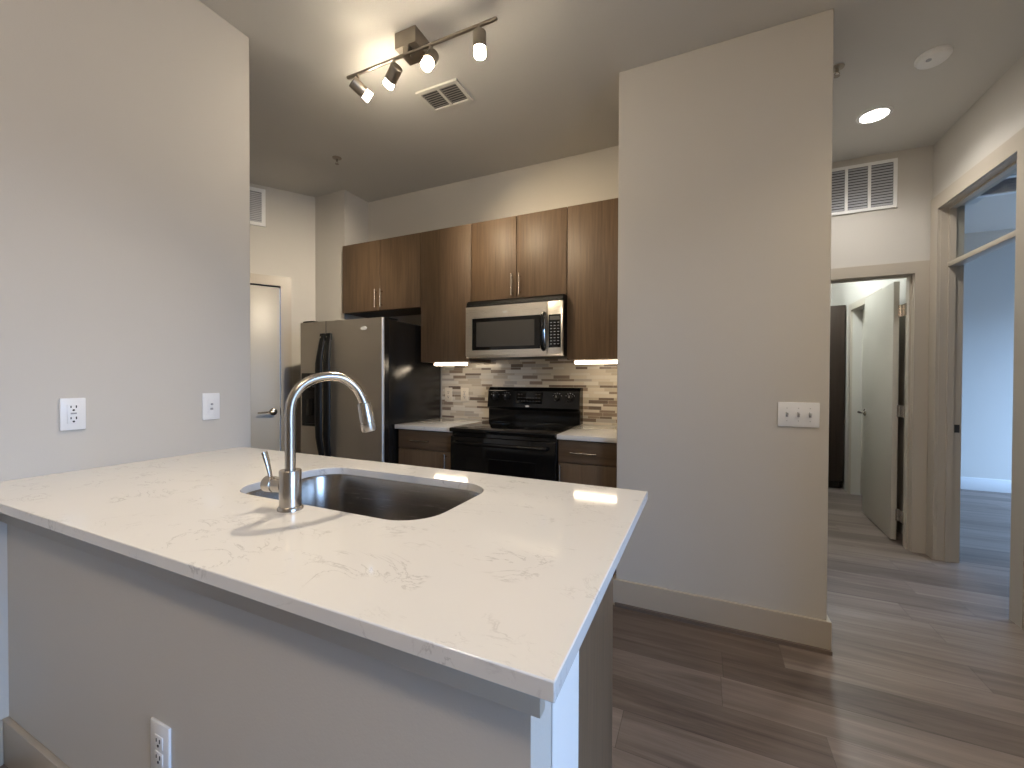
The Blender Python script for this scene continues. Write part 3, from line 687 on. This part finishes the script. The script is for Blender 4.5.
fd = obj('freezer_door', prism(bm_new(), door_profile(GS - 0.004, GX0), (0, 0, GZ - 0.10)), STEEL, t)
rd = obj('fridge_door', prism(bm_new(), door_profile(GS + 0.004, GX1), (0, 0, GZ - 0.10)), STEEL, t)
obj('door_liner', box(bm_new(), GX0 + 0.001, GS - 0.005, GY + 0.0203, GY + 0.066, 0.101, GZ - 0.001), FBLACK, fd)
obj('door_liner', box(bm_new(), GS + 0.005, GX1 - 0.001, GY + 0.0203, GY + 0.066, 0.101, GZ - 0.001), FBLACK, rd)
obj('hinge_cover', box(bm_new(), GX0 + 0.01, GX0 + 0.13, GY + 0.02, GY + 0.14, GZ - 0.008, GZ + 0.016, 0.006), BLACKP, t)
obj('hinge_cover', box(bm_new(), GX1 - 0.13, GX1 - 0.01, GY + 0.06, GY + 0.18, GZ - 0.008, GZ + 0.010, 0.004), BLACKP, t)
for sgn, door, x in ((-1, fd, GS - 0.032), (1, rd, GS + 0.032)):
    bm = bm_new(); pts = []; rr_ = []
    for k in range(19):
        u = k / 18.0; z = 1.600 - u * 1.02; bow = math.sin(math.pi * u)
        pts.append((x + sgn * 0.014 * bow + 0.012, GY - 0.008 - 0.034 * min(1, bow * 1.6), z)); rr_.append(0.024 + 0.010 * min(1, bow * 1.3))
    tube(bm, pts, rr_, 14, 0.5, side=(1, 0, 0))
    hd = obj('handle', bm, BLACKP, door)
    for z in (1.580, 0.600):
        obj('handle_mount', box(bm_new(), x - 0.012, x + 0.036, GY - 0.022, GY + 0.001, z - 0.03, z + 0.026, 0.006), BLACKP, door)
    bm = bm_new(); lathe(bm, (x + 0.012, GY - 0.0335, 1.575), (0, -1, 0.2), [(0, 0.0055), (0.0015, 0.005), (0.002, 0.0)], 12)
    obj('handle_screw', bm, CHROME, door)
bm = bm_new(); box(bm, GX0 + 0.028, GS - 0.072, GY - 0.006, GY + 0.002, 0.885, 1.30, 0.003)
ds = obj('dispenser', bm, BLACKP, t)
obj('dispenser_controls', box(bm_new(), GX0 + 0.04, GS - 0.084, GY - 0.0085, GY - 0.005, 1.165, 1.285, 0.001), GLASSB, ds)
for i in range(3): obj('dispenser_button', box(bm_new(), GX0 + 0.06 + i * 0.045, GX0 + 0.085 + i * 0.045, GY - 0.0093, GY - 0.0083, 1.19, 1.196), DIM, ds)
for i in range(2): obj('dispenser_icon', box(bm_new(), GX0 + 0.06 + i * 0.065, GX0 + 0.10 + i * 0.065, GY - 0.0093, GY - 0.0083, 1.235, 1.25), DIM, ds)
obj('dispenser_tray', box(bm_new(), GX0 + 0.05, GS - 0.094, GY - 0.020, GY - 0.004, 0.885, 0.905, 0.003), BLACKP, ds)
obj('dispenser_paddle', box(bm_new(), GX0 + 0.085, GS - 0.13, GY - 0.012, GY - 0.004, 0.97, 1.10, 0.003), BLACK, ds)
bm = bm_new(); lathe(bm, (-2.255, GY + 0.0005, 1.628), (0, -1, 0), [(0, 0.032), (0.002, 0.030), (0.0025, 0.0)], 28); bm.transform(Matrix.Translation((0, 0, 1.628)) @ Matrix.Diagonal((1, 1, 0.42, 1)) @ Matrix.Translation((0, 0, -1.628)))
obj('maker_badge', bm, BADGE, rd)

# ------------------------------------------------------------------ track light
TY, TZ = 1.640, 2.838
t = thing('track_light', 'metal track light with four glowing heads on the kitchen ceiling', 'light', (-1.32, 1.69, ZC))
obj('canopy', box(bm_new(), -1.388, -1.262, 1.632, 1.752, 2.878, ZC, 0.003), BRONZE, t)
obj('post', box(bm_new(), -1.335, -1.305, 1.632, 1.662, TZ - 0.004, 2.880, 0.002), BRONZE, t)
obj('rail', box(bm_new(), -1.708, -0.828, TY - 0.007, TY + 0.007, TZ - 0.006, TZ + 0.006, 0.0025), BRONZE, t)
heads = ((-1.634, (-1.15, YCAB, 2.20), E_CAB, 75), (-1.398, (-3.45, 2.40, 1.60), E_PAN, 76), (-1.178, (-1.12, 0.45, 0.92), E_KEY, 92), (-0.915, (-0.84, 1.66, 0.0), E_DOWN, 125))
for x, tgt, en, cone in heads:
    p = Vector((x, TY, TZ - 0.066)); d = (Vector(tgt) - p).normalized(); back = p - d * 0.035
    bm = bm_new(); lathe(bm, back, d, [(0, 0.0), (0.0, 0.027), (0.003, 0.030), (0.074, 0.030), (0.074, 0.027), (0.066, 0.026), (0.066, 0.0)], 28)
    hd = obj('light_head', bm, BRONZE, t)
    bm = bm_new(); cyl(bm, (x, TY, TZ), (x, TY, TZ - 0.022), 0.008, 12); cyl(bm, (x, TY, TZ - 0.020), p, 0.006, 12)
    obj('swivel', bm, BRONZE, hd)
    m0 = back + d * 0.067
    obj('lamp_glass', lathe(bm_new(), m0, d, [(0, 0.0235), (0.036, 0.0262), (0.039, 0.0245), (0.039, 0.0)], 24), GLOW, hd)
    lamp('track_spot', 'SPOT', tuple(m0 + d * 0.044), en, (1.0, 0.80, 0.55) if x == -1.634 else WARM, tgt, spot_size=math.radians(cone), spot_blend=0.9, shadow_soft_size=0.022)

# ------------------------------------------------------------------ ceiling and wall fittings
def grille(name, label, mtx, w, h, cells, frame, louv, pitch, m_l, m_f, horizontal=True, dark=None):
    """local frame: x across, z up, y out of the surface; origin at the centre"""
    t = thing(name, label, 'vent', tuple(mtx.translation))
    bm = bm_new(); a, b, f = w / 2, h / 2, frame
    for (x0, x1, z0, z1) in ((-a, -a + f, -b, b), (a - f, a, -b, b), (-a + f, a - f, -b, -b + f), (-a + f, a - f, b - f, b)): box(bm, x0, x1, 0.0, 0.012, z0, z1)
    W = (w - 2 * f); c = W / cells
    for i in range(1, cells): box(bm, -a + f + c * i - 0.009, -a + f + c * i + 0.009, 0.0, 0.011, -b + f, b - f)
    obj('frame', bm, m_f, t, mtx)
    obj('duct', box(bm_new(), -a + f, a - f, 0.0005, 0.0015, -b + f, b - f), dark or DARKDUCT, t, mtx)
    bm = bm_new()
    if horizontal:
        n = int((h - 2 * f) / pitch)
        for i in range(n):
            z = -b + f + pitch * (i + 0.5); prism(bm, [(-a + f, 0.002, z + pitch * 0.42), (-a + f, 0.0035, z + pitch * 0.46), (-a + f, 0.0095, z - pitch * 0.30), (-a + f, 0.008, z - pitch * 0.34)], (W, 0, 0))
    else:
        n = int(W / pitch)
        for i in range(n):
            x = -a + f + pitch * (i + 0.5); prism(bm, [(x + pitch * 0.42, 0.002, -b + f), (x + pitch * 0.46, 0.0035, -b + f), (x - pitch * 0.30, 0.0095, -b + f), (x - pitch * 0.34, 0.008, -b + f)], (0, 0, h - 2 * f))
    obj('louvers', bm, m_l, t, mtx); return t
grille('return_grille', 'white three-bay return grille high above the hall doorway', wallmtx((1.0, YH, 2.722), (0, -1, 0)), 0.606, 0.362, 4, 0.022, 0, 0.021, LOUVER, WHITEP)
mv = MA @ Matrix(((-1, 0, 0, 0.70), (0, 1, 0, 0), (0, 0, 1, 2.762), (0, 0, 0, 1)))
grille('return_grille', 'white framed grille high on the angled wall above the pantry door', mv, 0.60, 0.325, 2, 0.03, 0, 0.016, mat('pale_louver', (0.62, 0.62, 0.64), 0.5), WHITEP, dark=mat('grille_grey', (0.3, 0.3, 0.31), 0.8))
mc = Matrix(((1, 0, 0, -1.415), (0, 0, 1, 2.112), (0, -1, 0, ZC), (0, 0, 0, 1)))
grille('ceiling_vent', 'square white ceiling register behind the track light', mc, 0.285, 0.195, 2, 0.022, 0, 0.018, mat('vent_louver', (0.30, 0.28, 0.25), 0.5), paint('vent_paint', (0.62, 0.60, 0.55), 0.5, 0.0), horizontal=True)
mc = Matrix(((0, 0, 1, 2.42), (1, 0, 0, 5.07), (0, -1, 0, ZC), (0, 0, 0, 1)))
mc = Matrix(((1, 0, 0, 2.44), (0, 0, 1, 5.06), (0, -1, 0, ZC), (0, 0, 0, 1)))
grille('ceiling_vent', 'white framed register on the bedroom ceiling, seen through the transom', mc, 0.42, 0.46, 1, 0.05, 0, 0.02, LOUVER, WHITEP, dark=mat('register_grey', (0.22, 0.24, 0.27), 0.8))
def downlight(label, x, y, en, color, cone):
    t = thing('recessed_light', label, 'light', (x, y, ZC))
    obj('trim_ring', lathe(bm_new(), (x, y, ZC), (0, 0, -1), [(0, 0.092), (0.006, 0.088), (0.008, 0.074), (0.003, 0.070), (0.0, 0.070)], 40), WHITEP, t)
    obj('lens', lathe(bm_new(), (x, y, ZC - 0.0005), (0, 0, -1), [(0, 0.070), (0.003, 0.069), (0.004, 0.0)], 40), CANGLOW, t)
    lamp('downlight', 'SPOT', (x, y, ZC - 0.012), en, color, (x, y, 0), spot_size=math.radians(cone), spot_blend=0.8, shadow_soft_size=0.07)
downlight('round recessed ceiling light glowing in the hallway', 0.99, 3.396, E_HALL, (1.0, 0.96, 0.91), 145)
downlight('added unseen recessed ceiling light that warms the pillar', 1.10, 1.50, E_PILLAR_FILL, (1.0, 0.84, 0.62), 130)  # lamp added out of view to warm the right side of the pillar
t = thing('smoke_detector', 'round white smoke detector on the hallway ceiling', 'smoke detector', (1.086, 2.905, ZC))
obj('base', lathe(bm_new(), (1.086, 2.905, ZC), (0, 0, -1), [(0, 0.072), (0.012, 0.072), (0.013, 0.068)], 36), WHITEP, t)
hb = obj('cover', lathe(bm_new(), (1.086, 2.905, ZC - 0.013), (0, 0, -1), [(0, 0.068), (0.012, 0.064), (0.022, 0.050), (0.025, 0.0)], 36), WHITEP, t)
obj('test_button', lathe(bm_new(), (1.058, 2.875, ZC - 0.034), (0, 0, -1), [(0, 0.012), (0.004, 0.011), (0.0045, 0.0)], 16), LOUVER, hb)
for (x, y, lab) in ((-2.569, 2.362, 'small sprinkler head on the ceiling before the refrigerator cabinet'), (0.655, 2.803, 'small sprinkler head on the hallway ceiling beside the pillar')):
    t = thing('sprinkler_head', lab, 'sprinkler', (x, y, ZC))
    obj('escutcheon', lathe(bm_new(), (x, y, ZC), (0, 0, -1), [(0, 0.034), (0.004, 0.032), (0.008, 0.018), (0.009, 0.0)], 24), BRONZE, t)
    bm = bm_new(); cyl(bm, (x, y, ZC - 0.008), (x, y, ZC - 0.026), 0.008, 12)
    for s in (-1, 1): tube(bm, [(x + s * 0.006, y, ZC - 0.024), (x + s * 0.012, y, ZC - 0.034), (x + s * 0.003, y, ZC - 0.046)], 0.0022, 8)
    obj('frame_arms', bm, BRONZE, t)
    obj('deflector', lathe(bm_new(), (x, y, ZC - 0.046), (0, 0, -1), [(0, 0.014), (0.0015, 0.014), (0.002, 0.0)], 16), BRONZE, t)

# room beyond the hall door
t = thing('tall_cabinet', 'tall dark wood cabinet in the room beyond the hall door', 'cabinet', (0.95, 6.2, 0))
obj('carcass', box(bm_new(), 0.40, 1.495, 5.945, 6.50, 0.085, 2.125, 0.002), CABDK, t)
obj('toe_kick', box(bm_new(), 0.42, 1.475, 5.985, 6.48, 0, 0.085), CABIN, t)
for a_, b_ in ((0.40, 0.947), (0.949, 1.495)):
    d = obj('door', box(bm_new(), a_ + 0.002, b_ - 0.002, 5.925, 5.945, 0.09, 2.12, 0.0015), CABDK, t)
    hx = b_ - 0.05 if a_ < 0.5 else a_ + 0.05
    barpull(d, (hx, 5.925, 0.95), (hx, 5.925, 1.10))
def dome(name, label, p, r, en, color):
    t = thing(name, label, 'light', p)
    obj('base_pan', lathe(bm_new(), p, (0, 0, -1), [(0, r), (0.02, r), (0.022, r * 0.96)], 36), WHITEP, t)
    obj('diffuser', lathe(bm_new(), Vector(p) - Vector((0, 0, 0.021)), (0, 0, -1), [(0, r * 0.95), (0.03, r * 0.86), (0.055, r * 0.6), (0.068, 0.0)], 36), DOMEGLOW, t)
    lamp('dome_lamp', 'POINT', (p[0], p[1], p[2] - 0.13), en, color, shadow_soft_size=0.12)
dome('dome_light', 'flush dome ceiling light in the room beyond the hall door', (0.95, 5.2, ZC), 0.15, E_BATH, (0.86, 0.97, 1.0))
dome('dome_light', 'flush dome ceiling light of the living room behind the viewer', (-0.55, -0.85, ZC), 0.19, E_LIVING, (1.0, 0.81, 0.60))

for o in list(bpy.data.objects):
    if '_o' in o: del o['_o']
